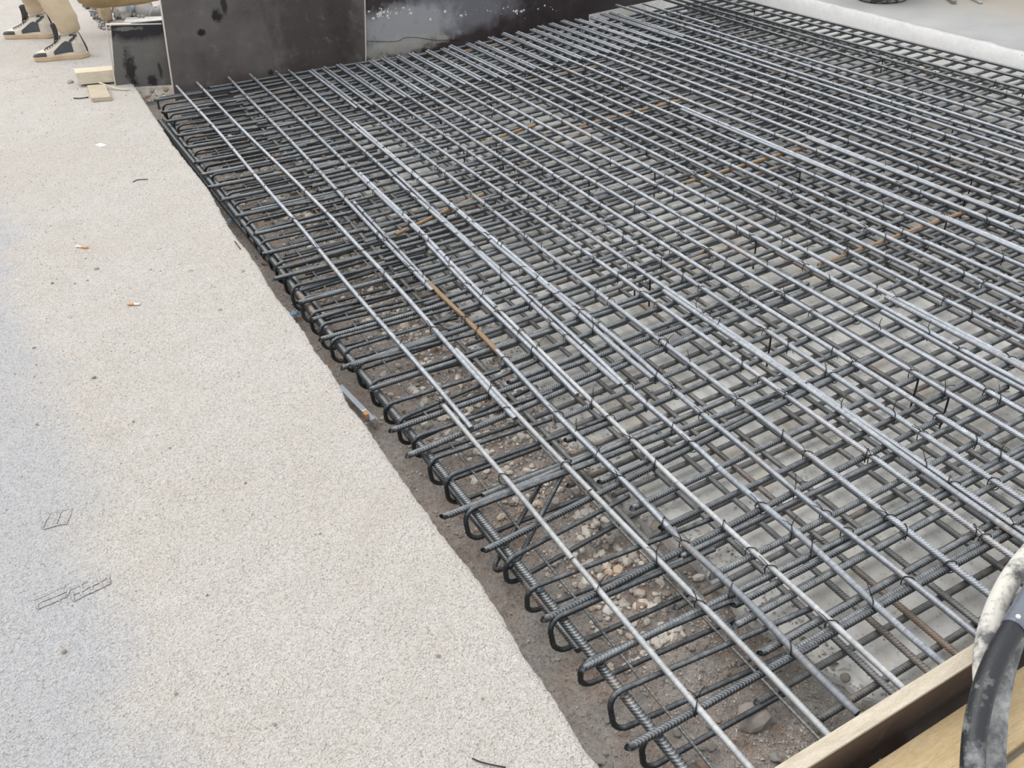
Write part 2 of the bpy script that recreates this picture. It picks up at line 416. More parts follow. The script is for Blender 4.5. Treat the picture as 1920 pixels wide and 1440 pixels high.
# the five lines nearest the pavement, spliced from measured lengths
long_px((329, 159), (551, 411), LM, 0); long_px((551, 411), (884, 803), LM, 1)
long_px((832, 760), (1073, 1048), LW, 0, ZL+.004); long_px((1072, 1046), (1420, 1456), LW, 1, ZL)
long_px((367, 153), (629, 416), LM, 1); long_px((629, 416), (966, 785), LM, 0)
long_px((855, 655), (1107, 920), LW, 1, ZL+.003); long_px((1107, 920), (1556, 1382), LW, 0)
long_px((428, 145), (811, 545), LM, 0); long_px((664, 379), (803, 529), LS, 0, ZL+.002)
long_px((803, 529), (932, 658), LR, 0); long_px((931, 657), (1253, 989), LM, 1); long_px((1252, 988), (1608, 1338), LM, 0)
long_px((468, 139), (808, 456), LM, 0); long_px((800, 456), (1082, 741), LM, 1); long_px((675, 325), (930, 577), LM, 0, ZL+.002)
long_px((930, 577), (1270, 906), LW, 1); long_px((1270, 906), (1697, 1294), LW, 0)
long_px((517, 134), (742, 337), LM, 1); long_px((742, 337), (1162, 722), LM, 0); long_px((735, 320), (1093, 647), LM, 1, ZL+.002)
long_px((1093, 647), (1347, 877), LM, 1); long_px((1347, 877), (1772, 1248), LM, 0)
long_px((541, 132), (920, 449), LM, 1); long_px((920, 452), (1224, 710), LM, 0); long_px((664, 230), (1028, 535), LM, 1, ZL+.002)
long_px((1028, 533), (1347, 801), LM, 0); long_px((1346, 800), (1850, 1206), LM, 1)
# the long straight lines beyond, wall to front board
LINES = [((585, 131), (1653, 958)), ((608, 126), (1778, 958)), ((638, 121), (1862, 958)), ((672, 119), (1918, 937)), ((697, 113), (1920, 881)),
         ((720, 108), (1920, 822)), ((746, 104), (1920, 772)), ((773, 100), (1920, 720)), ((802, 94), (1920, 686)), ((832, 91), (1920, 637)), ((845, 85), (1920, 602)),
         ((877, 81), (1920, 566)), ((897, 78), (1920, 535)), ((923, 70), (1920, 500)), ((944, 62), (1920, 468)), ((971, 60), (1920, 439)), ((1000, 55), (1920, 412)),
         ((1016, 49), (1920, 390)), ((1035, 44), (1920, 366)), ((1056, 38.5), (1920, 344)), ((1086, 36.5), (1920, 322)), ((1109, 32), (1920, 303)), ((1133, 26), (1920, 284)),
         ((1146, 23), (1920, 271)), ((1155, 9.4), (1920, 254)), ((1183, 12), (1920, 233)), ((1248, 0), (1920, 206)), ((1271, 0), (1920, 184)), ((1298, 0), (1920, 168)),
         ((1350, 0), (1920, 148))]
for i, (a, b) in enumerate(LINES):
    p, q = at(*a, ZL), at(*b, ZL); t = (.535-p.y)/(q.y-p.y); q = p+(q-p)*t
    if i >= 25: p = q + (p-q)*((4.99-q.y)/(p.y-q.y))
    tops.append((p, q)); place('long_bar', LD[i % 3] if i >= 26 else LB[i % 4], p, q, upper)
    if i < 24:                     # starter bar lapped beside it
        d = (q-p)/(q.y-p.y); s = p + Vector((-.0185, .02*random.uniform(-1, 1), -.001)); e = s + d*(4.175-s.y)
        place('long_bar', LS[i % 2], s, e, upper)
    if i in (2, 7, 8, 14, 16):     # second bar lying against it further on
        d = (q-p)/(q.y-p.y); y0 = (1.9, 1.45, 1.5, 3.2, 2.6)[(2, 7, 8, 14, 16).index(i)]
        s = p + d*(y0-p.y) + Vector((-.018, 0, -.001)); e = p + d*(.54-p.y) + Vector((-.018, 0, -.001))
        place('long_bar', LM[i % 2], s, e, upper)
long_px((1206, 7), (1350, 52), LS, 0)
p, q = at(1400, 2.7, ZC+.016), at(1920, 134, ZC+.016); d = (q-p)/(q.y-p.y)   # last bar along the building slab
place('long_bar', LD[1], p+d*(4.99-p.y), p+d*(.535-p.y), upper)

crosses = []
def cross(p, q, meshes, k=0, rusty=False):
    crosses.append((p, q)); return place('cross_bar', (CR if rusty else meshes)[0 if rusty else k % len(meshes)], p, q, upper, roll=random.choice((0, .7, 1.4)))
def slope(y): return 0. if y < 1.9 else -.035*(y-1.9)
# bars whose cut ends stick out towards the pavement
ENDS = [(1180, 1401, -.01), (1094, 1252, -.014), (1022, 1161, .02), (909, 1032, .06), (831, 969, -.055), (766, 854, .045), (734, 807, -.02), (694, 730, -.02), (658, 686, -.018), (602, 636, -.07),
        (560, 568, -.05), (513, 523, -.078), (492, 477, -.08), (478, 439, -.08), (441, 406, -.1), (415, 375, -.1), (390, 352, -.12), (377, 328, -.12), (366, 305, -.15), (350, 277, -.14), (332, 255, -.14),
        (311, 228, -.15), (305, 211, -.12), (290, 188, -.16), (392, 165, -.15)]
for i, (x, y, s) in enumerate(ENDS):
    p = at(x, y, ZC); L = 1.25+.25*random.random(); q = p + Vector((L, s*L*.9, random.uniform(-.004, .002)))
    cross(p, q, CS, i)
# extra bundled bars beside some of them
for a, b in (((845, 965), (1180, 820)), ((905, 930), (1230, 800)), ((620, 500), (880, 420)), ((585, 600), (900, 500)), ((520, 505), (760, 440)), ((1060, 1150), (1310, 1040)), ((640, 690), (960, 585)),
             ((560, 545), (800, 470)), ((470, 395), (700, 345)), ((430, 345), (650, 300)), ((400, 300), (620, 265)), ((380, 250), (600, 222))):
    cross(at(*a, ZC-.014), at(*b, ZC-.010), CS, random.randrange(3))
# second set, lapped on and running to the building slab
YS = [.70, .728, .805, .843, .92, .997, 1.09, 1.176, 1.288, 1.37, 1.453, 1.54, 1.66, 1.755, 1.83]
y = 1.93
while y < 4.93: YS.append(y); y += .0855 + random.uniform(-.008, .008)
for i, y in enumerate(YS):
    if y < .62: continue
    x0 = .868 + random.uniform(-.03, .03); x1 = 4.19 + random.uniform(0, .015); s = slope(y)*.35 + random.uniform(-.006, .006)
    if i in (2,): x1 = 4.0
    p, q = Vector((x0, y-s*.9, ZC+random.uniform(-.003, .001))), Vector((x1, y+s*1.2+(x1-2)*(.018 if 1.1 < y < 2.6 else 0), ZC))
    cross(p, q, CB, i)
    if i % 9 == 4: cross(Vector((1.9+.3*random.random(), y+.018, ZC)), Vector((2.7, y+.02, ZC)), CS, 0, True)
cross(at(742, 440, ZC), at(905, 365, ZC), CS, 0, True); cross(at(1245, 505, ZC), at(1385, 460, ZC), CS, 0, True); cross(at(900, 270, ZC), at(1003, 235, ZC), CS, 0, True)

# hairpins closing the slab edge
def hairpin_mesh(k, L, H):
    r = .0056; R_ = .030; st = .0030; pts = [(L, 0, H/2)]
    n = 10; pts.append((R_, 0, H/2))
    for j in range(1, n+1):
        a = math.pi/2*j/n; pts.append((R_-R_*math.sin(a)*.95, 0, H/2-R_+R_*math.cos(a)))
    for j in range(1, n+1):
        a = math.pi/2*j/n; pts.append((R_*.05+R_*(1-math.cos(a)), 0, -H/2+R_-R_*math.sin(a)))
    pts.append((L*(.85+.1*k), 0, -H/2+.004*k))
    P = resample(pts, st)
    v, f = tube(P, r, 8, True, lambda i, q: .0007 if (i % 3 == 0 and q not in (0, 4)) else (.0004 if q in (0, 4) else 0))
    return mesh('hairpin_bar', v, f, M['cross'], True)
HP = [hairpin_mesh(0, .40, .082), hairpin_mesh(1, .46, .086), hairpin_mesh(2, .34, .080)]
HAIR = [(1203, 1418), (1145, 1340), (1087, 1268), (1033, 1196), (987, 1129), (947, 1076), (874, 988), (837, 922), (806, 888), (775, 841), (748, 813), (722, 779), (697, 742), (672, 707), (648, 679), (622, 660), (602, 634),
        (584, 609), (566, 584), (549, 562), (535, 537), (519, 515), (506, 493), (491, 474), (478, 456), (464, 438), (452, 419), (440, 401), (427, 382), (412, 363), (398, 345), (386, 329), (375, 314), (367, 300), (359, 287), (351, 275),
        (343, 263), (335, 252), (327, 241), (320, 231), (313, 221), (307, 211), (297, 199)]
for i, (x, y) in enumerate(HAIR):
    p = at(x, y, ZC-.041); o = bpy.data.objects.new('hairpin_bar', HP[i % 3]); link(o, upper)
    yy = p.y; a = (-.0 if yy < 1.6 else -.055*(yy-1.5)) + random.uniform(-.10, .10)
    o.matrix_local = Matrix.Translation(p-upper.location) @ Matrix.Rotation(a, 4, 'Z') @ Matrix.Rotation(random.uniform(-.35, .2), 4, 'X')
# one hairpin knocked askew
o = bpy.data.objects.new('hairpin_bar', HP[2]); link(o, upper); p = at(942, 1068, -.10)
o.matrix_local = Matrix.Translation(p-upper.location) @ Matrix.Rotation(.75, 4, 'Z') @ Matrix.Rotation(.9, 4, 'X') @ Matrix.Rotation(-.12, 4, 'Y')
# two thick bars running inside the hairpin bends
LT = bars('edge_bar', 4.35, .0095, M['cross'], 2, .004, h=.0012, pitch=.0080)
a, b = at(756, 791, -.066), at(1084, 1197, -.066); d = (b-a)/(b.y-a.y)
place('edge_bar', LT[0], a+d*(4.75-a.y), a+d*(.53-a.y), upper); 
place('edge_bar', LT[1], a+d*(4.7-a.y)+Vector((.006, 0, -.044)), a+d*(.95-a.y)+Vector((.006, 0, -.044)), upper)
place('edge_bar', LT[1], a+d*(4.8-a.y)+Vector((.030, 0, -.012)), a+d*(2.4-a.y)+Vector((.026, 0, -.014)), upper)

# ------------------------------------------------------------------ lower mat
ZLL, ZLC = -.108, -.1225
for k in range(40):
    x = .872 + .0855*k; xa = x + random.uniform(-.008, .008)
    if x > 4.18: break
    place('long_bar', LLB[k % 3], (xa+.035 if k == 0 else xa, 4.93, ZLL), (xa-.01, .535, ZLL), lower)
    if k % 3 == 1: place('long_bar', LLB[0], (xa+.018, 4.9, ZLL), (xa+.018, 2.2+random.random(), ZLL), lower)
yl = .60; k = 0
while yl < 4.95:
    x0 = .86+random.uniform(-.05, .05); s = slope(yl)*.3
    place('cross_bar', LCB[k % 3], (x0, yl-s, ZLC), (4.19, yl+s+random.uniform(-.02, .02), ZLC), lower, random.random())
    if yl > 2.6:
        s2 = slope(yl); place('cross_bar', LCB[(k+1) % 3], (.60+.05*random.random(), yl+.03-s2*.3, ZLC-.002), (1.15+.4*random.random(), yl+.03+s2*.5+random.uniform(-.03, .03), ZLC), lower, random.random())
    yl += .0855+random.uniform(-.012, .012); k += 1
# beam cage standing in the deeper trench
for k in range(9): place('long_bar', LLB[k % 3], (2.44+.15*k, 4.93, -.40), (2.44+.15*k+random.uniform(-.02, .02), .56, -.40), lower)
for k in range(27): place('cross_bar', LCS[k % 2], (2.39, .62+.162*k, -.42), (3.71, .62+.162*k, -.42), lower); place('cross_bar', LCS[k % 2], (2.39, .65+.162*k, -.24), (3.71, .65+.162*k, -.24), lower)
thin = bars('thin_bar', 4.35, .0032, M['lower'], 2, .004, h=.0003, pitch=.012)
place('thin_bar', thin[0], (.632, 4.8, -.105), (.647, .535, -.105), lower)
place('thin_bar', thin[1], (.800, 4.8, -.105), (.845, .535, -.105), lower)

# ------------------------------------------------------------------ tie wires
def tie_geo(ns, seg, tails):
    pts = []; hw = .0122
    for j in range(seg+1):
        a = 2*math.pi*j/seg; c, s = math.cos(a), math.sin(a)
        e = lambda u: math.copysign(abs(u)**.7, u)
        pts.append((hw*e(c)*.72, hw*e(c)*.72, -.0078+.0178*e(s)))
    v, f = tube(pts, .0013, ns, False)
    if tails:
        for (dx, dy, dz) in tails:
            b = len(v); v2, f2 = tube([(.006, .006, .009), (.006+dx*.4, .006+dy*.5, .012+dz*.4), (.006+dx, .006+dy, .010+dz)], .0011, ns)
            v += v2; f += [tuple(i+b for i in q) for q in f2]
    return v, f
TIES = []
for tl in (((.02, .006, .012), (-.008, .02, .004)), ((.006, -.02, -.035),), ((.028, -.004, -.004), (.012, .018, .01))):
    v, f = tie_geo(4, 14, tl); TIES.append(mesh('tie_wire', v, f, M['tie'], True))
cand = []
for i, (p, q) in enumerate(tops):
    for j, (a, b) in enumerate(crosses):
        d1, d2 = q-p, b-a; den = d1.x*d2.y-d1.y*d2.x
        if abs(den) < 1e-6: continue
        t = ((a.x-p.x)*d2.y-(a.y-p.y)*d2.x)/den; u = ((a.x-p.x)*d1.y-(a.y-p.y)*d1.x)/den
        if 0 < t < 1 and 0 < u < 1 and (i*2+j) % 5 < 2:
            c = p+d1*t; dep = (c-CAM).dot(W); xx = 960+F_PX*(c-CAM).dot(R)/dep; yy = 720-F_PX*(c-CAM).dot(U)/dep
            if -40 < xx < 1960 and -40 < yy < 1480: cand.append((dep, c, i+j))
cand.sort(key=lambda c: c[0])
bv, bf = [], []; sv, sf = tie_geo(3, 8, ())
for n, (dep, c, k) in enumerate(cand):
    rot = random.uniform(-.25, .25) + (0 if k % 2 else math.pi/2)
    if n < 290:
        o = bpy.data.objects.new('tie_wire', TIES[k % 3]); link(o, upper)
        o.matrix_local = Matrix.Translation(c-upper.location) @ Matrix.Rotation(rot, 4, 'Z')
    else:
        m = Matrix.Translation(c) @ Matrix.Rotation(rot, 4, 'Z'); b = len(bv)
        bv += [m @ p for p in sv]; bf += [tuple(i+b for i in q) for q in sf]
if bv: tag(obj('tie_wires', mesh('tie_wires', bv, bf, M['tie']), upper), kind='stuff')
# short black legs of the spacers that hold the upper mat up
lv, lf = tube([(0, 0, .004), (.0, 0, -.04), (.002, .003, -.112)], .003, 6); LEG = mesh('spacer_leg', lv, lf, M['tie'], True)
for n, (dep, c, k) in enumerate(cand):
    if c.x > 1.5 and n % 11 == 0:
        o = bpy.data.objects.new('spacer_leg', LEG); link(o, upper); o.location = c-upper.location+Vector((.01, -.01, -.012))

# ------------------------------------------------------------------ stones
def stone_mesh(seed, name='stone', mat=None, sub=2):
    bm = bmesh.new(); bmesh.ops.create_icosphere(bm, subdivisions=sub, radius=1)
    rr = random.Random(seed); sc = (rr.uniform(.8, 1.25), rr.uniform(.6, 1), rr.uniform(.45, .75))
    pl = [(Vector((rr.gauss(0, 1), rr.gauss(0, 1), rr.gauss(0, 1))).normalized(), rr.uniform(.55, .85)) for _ in range(7)]
    for v in bm.verts:
        for n, d in pl:
            e = v.co.dot(n)-d
            if e > 0: v.co -= n*e*.9
        v.co = Vector((v.co.x*sc[0], v.co.y*sc[1], v.co.z*sc[2])) * (1+.12*noise.noise(v.co*1.7+Vector((seed, 0, 0))))
    m = bpy.data.meshes.new(name); bm.to_mesh(m); bm.free(); m.materials.append(mat or M['stone']); return m
STM = [stone_mesh(s, sub=2 if s < 2 else 1) for s in range(8)]
def stone(parent, loc, r, k, name='stone'):
    o = bpy.data.objects.new(name, STM[k % 8]); link(o, parent); o.location = loc
    o.rotation_euler = (random.uniform(-.4, .4), random.uniform(-.4, .4), random.uniform(0, 6.3)); o.scale = (r, r, r*random.uniform(.7, 1.1)); return o
p = at(1410, 1346, -.15); stone(soil, p, .034, 0); p = at(1185, 960, -.15); stone(soil, p, .026, 1); p = at(1235, 985, -.15); stone(soil, p, .024, 0); p = at(1000, 905, -.15); stone(soil, p, .02, 1)
n = 0
while n < 270:
    y = .55 + 3.8*random.random()**1.5; x = random.gauss(.80, .09) if y > 1.0 else random.uniform(.5, 1.05)
    if x > floor_edge(y)+.05 or x < .5: continue
    stone(soil, (x, y, (soil_z(x, y) if x < floor_edge(y) else -.15)+.003), random.choice((.006, .007, .008, .009, .011, .014, .017))*(1 if y < 1.6 else 1.25), n); n += 1
def grit(name, parent, N, sampler, mat, kind='stuff'):
    bm = bmesh.new(); bmesh.ops.create_icosphere(bm, subdivisions=1, radius=1); base = [v.co.copy() for v in bm.verts]; fs = [tuple(v.index for v in f.verts) for f in bm.faces]; bm.free()
    if N > 4000:
        base = [Vector(q) for q in ((1, 0, 0), (-.5, .87, 0), (-.5, -.87, 0), (.1, .1, .9), (0, 0, -.6))]; fs = [(0, 1, 3), (1, 2, 3), (2, 0, 3), (1, 0, 4), (2, 1, 4), (0, 2, 4)]
    v, f = [], []
    for i in range(N):
        c, r = sampler(); m = Matrix.Rotation(random.uniform(0, 6.3), 3, 'Z') @ Matrix.Rotation(random.uniform(-.6, .6), 3, 'X'); b = len(v)
        sx, sy, sz = r*random.uniform(.7, 1.2), r*random.uniform(.6, 1), r*random.uniform(.5, .8)
        v += [c + m @ Vector((q.x*sx, q.y*sy, q.z*sz)) for q in base]; f += [tuple(i+b for i in q) for q in fs]
    return tag(obj(name, mesh(name, v, f, mat), parent), kind=kind)
def m_grav(name, cols, sc=60):
    t = NT(name); v = t.voro(sc, out='Color'); bw = t.t.nodes.new('ShaderNodeRGBToBW'); t.l(v, bw.inputs[0])
    return t.done(t.ramp(bw.outputs[0], [(.15+.7*i/(len(cols)-1), c) for i, c in enumerate(cols)]), .92, 0, None, .2)
def s_soil():
    y = .4 + 4.5*random.random()**1.6
    x = random.gauss(.80, .12) if random.random() < .65 else random.uniform(.45, 1.05)
    z = soil_z(x, y) if x < floor_edge(y) else -.151
    return Vector((x, y, z+.001)), random.choice((.0018, .0022, .0028, .0035, .0045, .006))*(1 if y < 1.4 else 1.4)
grit('gravel', soil, 15000, s_soil, m_grav('trench_gravel', [(.24, .20, .175), (.40, .355, .32), (.52, .485, .44), (.42, .41, .40), (.62, .585, .54), (.48, .34, .25)]))
def s_rubble():
    y = .9 + 3.6*random.random()**1.2; x = random.gauss(.80, .085)
    z = soil_z(x, y) if x < floor_edge(y) else -.151
    return Vector((x, y, z+.003)), random.choice((.005, .006, .008, .010, .013, .016))*(.8+.12*y)
grit('rubble', soil, 1700, s_rubble, m_grav('broken_rubble', [(.36, .32, .28), (.58, .54, .48), (.50, .47, .43), (.70, .66, .59), (.55, .43, .33), (.64, .61, .57)], 25))
def s_pave():
    y = .45 + 5.5*random.random()**1.7; ex = edge_x(min(y, 5.2)); w = .55+.28*y
    x = ex - .004 - random.random()*w
    return Vector((x, y, .0006)), random.choice((.0010, .0012, .0014, .0018, .0024))*(.8+.25*y)
grit('grit', ground, 9000, s_pave, m_grav('pavement_grit', [(.27, .25, .235), (.40, .375, .35), (.48, .455, .43), (.58, .55, .52), (.33, .31, .30)], 150))
# dark gravel strewn along the far joint of the pavement
def s_joint():
    t = random.random(); x, y = 148+(200-148)*t**.9, 60*t**1.15 - 4
    p = at(x+random.gauss(0, 5), y, 0); return Vector((p.x, p.y, .004)), random.uniform(.006, .017)
grit('dark_gravel', ground, 260, s_joint, m_grav('dark_gravel', [(.08, .075, .08), (.20, .19, .19), (.42, .40, .38)], 30))
PEB = [(181, 504, 5), (98, 530, 4), (140, 531, 3.5), (164, 525, 3), (282, 505, 3), (361, 508, 3), (176, 707, 5), (412, 581, 5), (356, 507, 4), (69, 795, 4), (64, 652, 5), (131, 155, 8), (455, 508, 5), (460, 905, 4), (905, 1310, 4),
       (515, 1358, 4), (822, 1230, 5), (388, 1115, 4), (318, 840, 4), (190, 150, 4), (250, 790, 3), (600, 1000, 4), (330, 1300, 4), (120, 1222, 6), (440, 640, 4)]
for i, (x, y, r) in enumerate(PEB):
    p = at(x, y, .002); stone(ground, p, r*.75*(p-CAM).length/F_PX*1.1, i+2, 'pebble')
# shoe prints pressed into the dust: low ridges of the same material
def footprint(name, c_px, ang, rows, cols, L, Wd):
    c = at(*c_px, 0); v, f = [], []
    def ridge(a, b):
        nonlocal v, f
        P = [a+(b-a)*t+Vector((.005*noise.noise(a*90+Vector((t*3, 0, 0))), .005*noise.noise(b*90+Vector((0, t*3, 0))), 0)) for t in (0, .25, .5, .75, 1)]
        if random.random() < .3: P = P[:3]
        vv, ff = tube(P, lambda i: .0022+.0012*random.random(), 6); k = len(v); v += [Vector((q.x, q.y, q.z*.2)) for q in vv]; f += [tuple(i+k for i in q) for q in ff]
    m = Matrix.Rotation(ang, 3, 'Z')
    for i in range(rows+1):
        u = -L/2+L*i/rows; ridge(c+m @ Vector((u, -Wd/2, 0)), c+m @ Vector((u+.008, Wd/2, 0)))
    for j in range(cols+1):
        w = -Wd/2+Wd*j/cols; ridge(c+m @ Vector((-L/2, w, 0)), c+m @ Vector((L/2, w, 0)))
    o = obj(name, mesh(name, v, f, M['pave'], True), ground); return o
footprint('shoe_print', (165, 1095), .15, 4, 3, .075, .055); footprint('shoe_print', (95, 1115), .05, 1, 3, .06, .045)
footprint('shoe_print', (105, 972), -.25, 2, 1, .05, .05)

# ------------------------------------------------------------------ formwork
EDGEW = plain('pale_plywood_edge', (.66, .60, .52), .75, 0, .15, 40)
def board(px4, p0, p1, thick, mat, name, edge_sides, parent_label, cat='shuttering panel'):
    """a board whose face lies in the upright plane through p0-p1; px4 = its corners TL, TR, BR, BL in the plane"""
    n = (p1-p0).cross(Vector((0, 0, 1))).normalized()          # towards the camera
    if n.dot(CAM-p0) < 0: n = -n
    C = [q if isinstance(q, Vector) else on_plane(q[0], q[1], p0, n) for q in px4]; B = [c-n*thick for c in C]
    org = (C[2]+C[3])/2; e = empty(name, org); tag(e, parent_label, cat)
    ux = (p1-p0).normalized(); T = Matrix((ux, -n, Vector((0, 0, 1)))).transposed().to_4x4(); T.translation = org
    inv = T.inverted(); v = [inv @ c for c in C+B]
    o = bpy.data.objects.new('board', mesh('board', v, [(3, 2, 1, 0), (4, 5, 6, 7), (0, 1, 5, 4), (1, 2, 6, 5), (2, 3, 7, 6), (3, 0, 4, 7)], mat)); link(o, e)
    o.matrix_local = Matrix.Translation(-org) @ T
    for s in edge_sides:
        a, b = C[s], C[(s+1) % 4]; vv = []
        inw = ((C[(s+2) % 4]+C[(s+3) % 4])/2-(a+b)/2).normalized()
        for q in (a, b):
            for off in (n*.0015-inw*.0015, n*.0015+inw*.0045, -n*thick+inw*.0045, -n*thick-inw*.0015): vv.append(q+off)
        obj('board_edge', mesh('board_edge', vv, [(0, 1, 2, 3), (7, 6, 5, 4), (0, 4, 5, 1), (1, 5, 6, 2), (2, 6, 7, 3), (3, 7, 4, 0)], EDGEW), e)
    return e, T, n
zb = -.07
a, b = at(322, 178, zb), at(683, 111, zb)
PLN = (b-a).cross(Vector((0, 0, 1))).normalized()
a0, b0 = a+Vector((0, 0, -.08)), b+Vector((0, 0, -.08))
tr = on_plane(680, -260, a, PLN); tl = on_plane(262, -260, a, PLN)
film1 = m_film('brown_film_face', (.085, .070, .064), (.155, .140, .130), True,
               [((-.22, .44), (.035, .04), (.008, .006, .008), 1., 1.4), ((-.32, .37), (.028, .022), (.008, .006, .008), 1., 1.2), ((-.17, .49), (.02, .06), (.01, .008, .01), .9, 1.3), ((-.52, .33), (.018, .07), (.05, .035, .028), .8, 1.), ((.30, .30), (.30, .45), (.040, .028, .027), .7, 1.),
                ((.0, .1), (.02, .02), (.01, .009, .01), .8), ((.5, .12), (.14, .25), (.035, .024, .022), .55), ((.46, .5), (.1, .3), (.04, .028, .026), .5), ((-.40, .02), (.03, .035), (.02, .018, .018), .8)])
bigp, Tb, nb = board([tl, tr, b0, a0], a, b, .021, film1, 'shuttering', [1, 3], 'largest dark brown film-faced panel standing at the far end of the bars')
a2, b2 = at(686, 107, zb), at(1172, 4, zb); a2 = a2 + Vector((-.02, 0, 0)); d2 = (b2-a2).normalized(); n2 = d2.cross(Vector((0, 0, 1))).normalized()
b3 = a2 + d2*2.9
film2 = m_film('smeared_film_face', (.024, .017, .019), (.052, .041, .042), True,
               [((-.85, .22), (.62, .15), (.17, .17, .19), .85, .9), ((-1.15, .21), (.42, .15), (.33, .33, .345), .95, 1.0), ((-1.2, .10), (.40, .06), (.40, .39, .35), .7), ((.35, .5), (.9, .5), (.018, .013, .015), .8, .8)])
up2 = Vector((0, 0, 1.0))
panel2, T2, _ = board([a2+up2, b3+up2, b3-Vector((0, 0, .08)), a2-Vector((0, 0, .08))], a2, b3, .021, film2, 'shuttering.001', [], 'long dark film-faced panel smeared with grey cement, behind the starts of the bars')
a3 = at(216, 161, .0); b4 = at(322, 163, -.045); n3 = (b4-a3).cross(Vector((0, 0, 1))).normalized()
film3 = m_film('scuffed_film_face', (.105, .10, .095), (.15, .145, .13), True,
               [((.0, .30), (.30, .075), (.008, .007, .012), 1., .8), ((-.05, .10), (.035, .11), (.006, .005, .006), 1.), ((.05, .02), (.03, .05), (.012, .01, .012), .9), ((.10, .08), (.012, .05), (.01, .009, .01), .8),
                ((-.12, .32), (.03, .05), (.01, .01, .01), .8), ((-.02, .30), (.1, .012), (.34, .32, .29), .4)])
smallp, T3, _ = board([(198, 46), (303, 44), (323, 163), (216, 161)], a3, b4, .018, film3, 'shuttering.002', [0, 3], 'small dark scuffed panel with pale top edge beside the light timber block')
bmv, bmf = [], []
for k in range(75):                # cement splashes along the upper part of the long panel
    x = random.choice((random.uniform(692, 1050), random.gauss(890, 70), random.gauss(720, 12))); y = random.gauss(22, 5.5) - (x-860)*.012
    c = on_plane(x, y, a2, n2)+ (n2 if n2.dot(CAM-a2) > 0 else -n2)*.001; r = random.choice((.003, .004, .006, .009, .013)); b = len(bmv)
    bmv += [c+d2*(r*math.cos(q)*random.uniform(.5, 1.2))+Vector((0, 0, r*math.sin(q)*random.uniform(.4, 1.0))) for q in [math.pi*m/3 for m in range(6)]]+[c+(n2 if n2.dot(CAM-a2) > 0 else -n2)*.002]
    bmf += [(b+m, b+(m+1) % 6, b+6) for m in range(6)]
so_ = obj('cement_splash', mesh('cement_splash', bmv, bmf, plain('dried_cement', (.62, .61, .58), .9)), panel2); so_['kind'] = 'stuff'
# steel wire tacked along the smeared panel
wp = [on_plane(x, y, a2, n2)-n2*(-.004 if n2.dot(CAM-a2) > 0 else .004) for x, y in ((688, 77), (742, 77), (760, 70), (790, 71), (815, 75), (862, 74))]
v, f = tube(catmull(wp, 6), .0014, 5); w = tag(obj('wire', mesh('wire', v, f, M['tie'], True)), 'thin dark wire running along the grey smear on the long panel', 'wire')

def box_pts(c8, mat, name, parent=None):
    return obj(name, mesh(name, c8, [(0, 1, 2, 3)[::-1], (4, 5, 6, 7), (0, 1, 5, 4), (1, 2, 6, 5), (2, 3, 7, 6), (3, 0, 4, 7)], mat), parent)
def prism(top4, zlo, mat, name, parent=None, bevel=.0):
    bm = bmesh.new(); lo = [bm.verts.new((p.x, p.y, zlo)) for p in top4]; hi = [bm.verts.new(tuple(p)) for p in top4]
    bm.faces.new(lo[::-1]); bm.faces.new(hi)
    for i in range(4): bm.faces.new((lo[i], lo[(i+1) % 4], hi[(i+1) % 4], hi[i]))
    bmesh.ops.recalc_face_normals(bm, faces=bm.faces)
    if bevel: bmesh.ops.bevel(bm, geom=list(bm.edges), offset=bevel, segments=2, affect='EDGES', profile=.6)
    m = bpy.data.meshes.new(name); bm.to_mesh(m); bm.free(); m.materials.append(mat); return obj(name, m, parent)
WOODX = m_wood('yellow_pine', (.50, .37, .20), (.66, .52, .32), (1.5, 14, 14))
WOODP = m_wood('pale_batten', (.58, .50, .38), (.72, .65, .52), (2, 14, 14))
WOODG = m_wood('weathered_plank', (.42, .36, .26), (.56, .49, .37), (3, 10, 10))
# front board closing the trench: brown film faces, bare plywood top
fb = empty('formwork_board', (1.3, .505, -.09)); tag(fb, 'brown film-faced board on edge with bare wood top, crossing the near right corner', 'formwork board')
y0, y1 = .523, .496
film4 = m_film('dark_film_board', (.045, .028, .022), (.085, .06, .05), False, [((.28, -.03), (.22, .03), (.30, .27, .25), .7), ((.55, -.04), (.12, .035), (.24, .22, .21), .6)])
prism([Vector((.47, y1, -.006)), Vector((2.4, y1, -.006)), Vector((2.4, y0, -.006)), Vector((.47, y0, -.006))], -.165, film4, 'board', fb)
prism([Vector((.47, y1, .0)), Vector((2.4, y1, .0)), Vector((2.4, y0, .0)), Vector((.47, y0, .0))], -.0065, m_wood('plywood_top', (.46, .40, .31), (.60, .54, .44), (2, 16, 16)), 'board_edge', fb, .0008)
# pine planks lying in front of it
zp = -.075
q = [at(1905, 1245, zp), at(1200, 1760, zp), at(1750, 1530, zp), at(1887, 1387, zp)]
pk1 = tag(prism([Vector((.5, .472, zp)), Vector((.5, .36, zp)), Vector((1.6, .385, zp)), Vector((1.6, .472, zp))][::-1], zp-.03, WOODX, 'plank', None, .002), 'broad yellow pine plank lying behind the film-faced board, under the hoses', 'plank')
e1, e2 = at(1887, 1392, zp), at(1960, 1335, zp)
pk2 = tag(prism([at(1700, 1545, zp), at(1892, 1389, zp), at(2060, 1262, zp), at(2080, 1300, zp), at(1925, 1402, zp), at(1760, 1520, zp)][0:0] or [Vector((.7, .352, zp-.004)), Vector((1.7, .376, zp-.004)), Vector((1.7, .335, zp-.004)), Vector((.7, .31, zp-.004))], zp-.03, WOODX, 'plank.001', None, .002), 'narrow yellow pine strip beside the broad plank at the bottom right corner', 'plank')

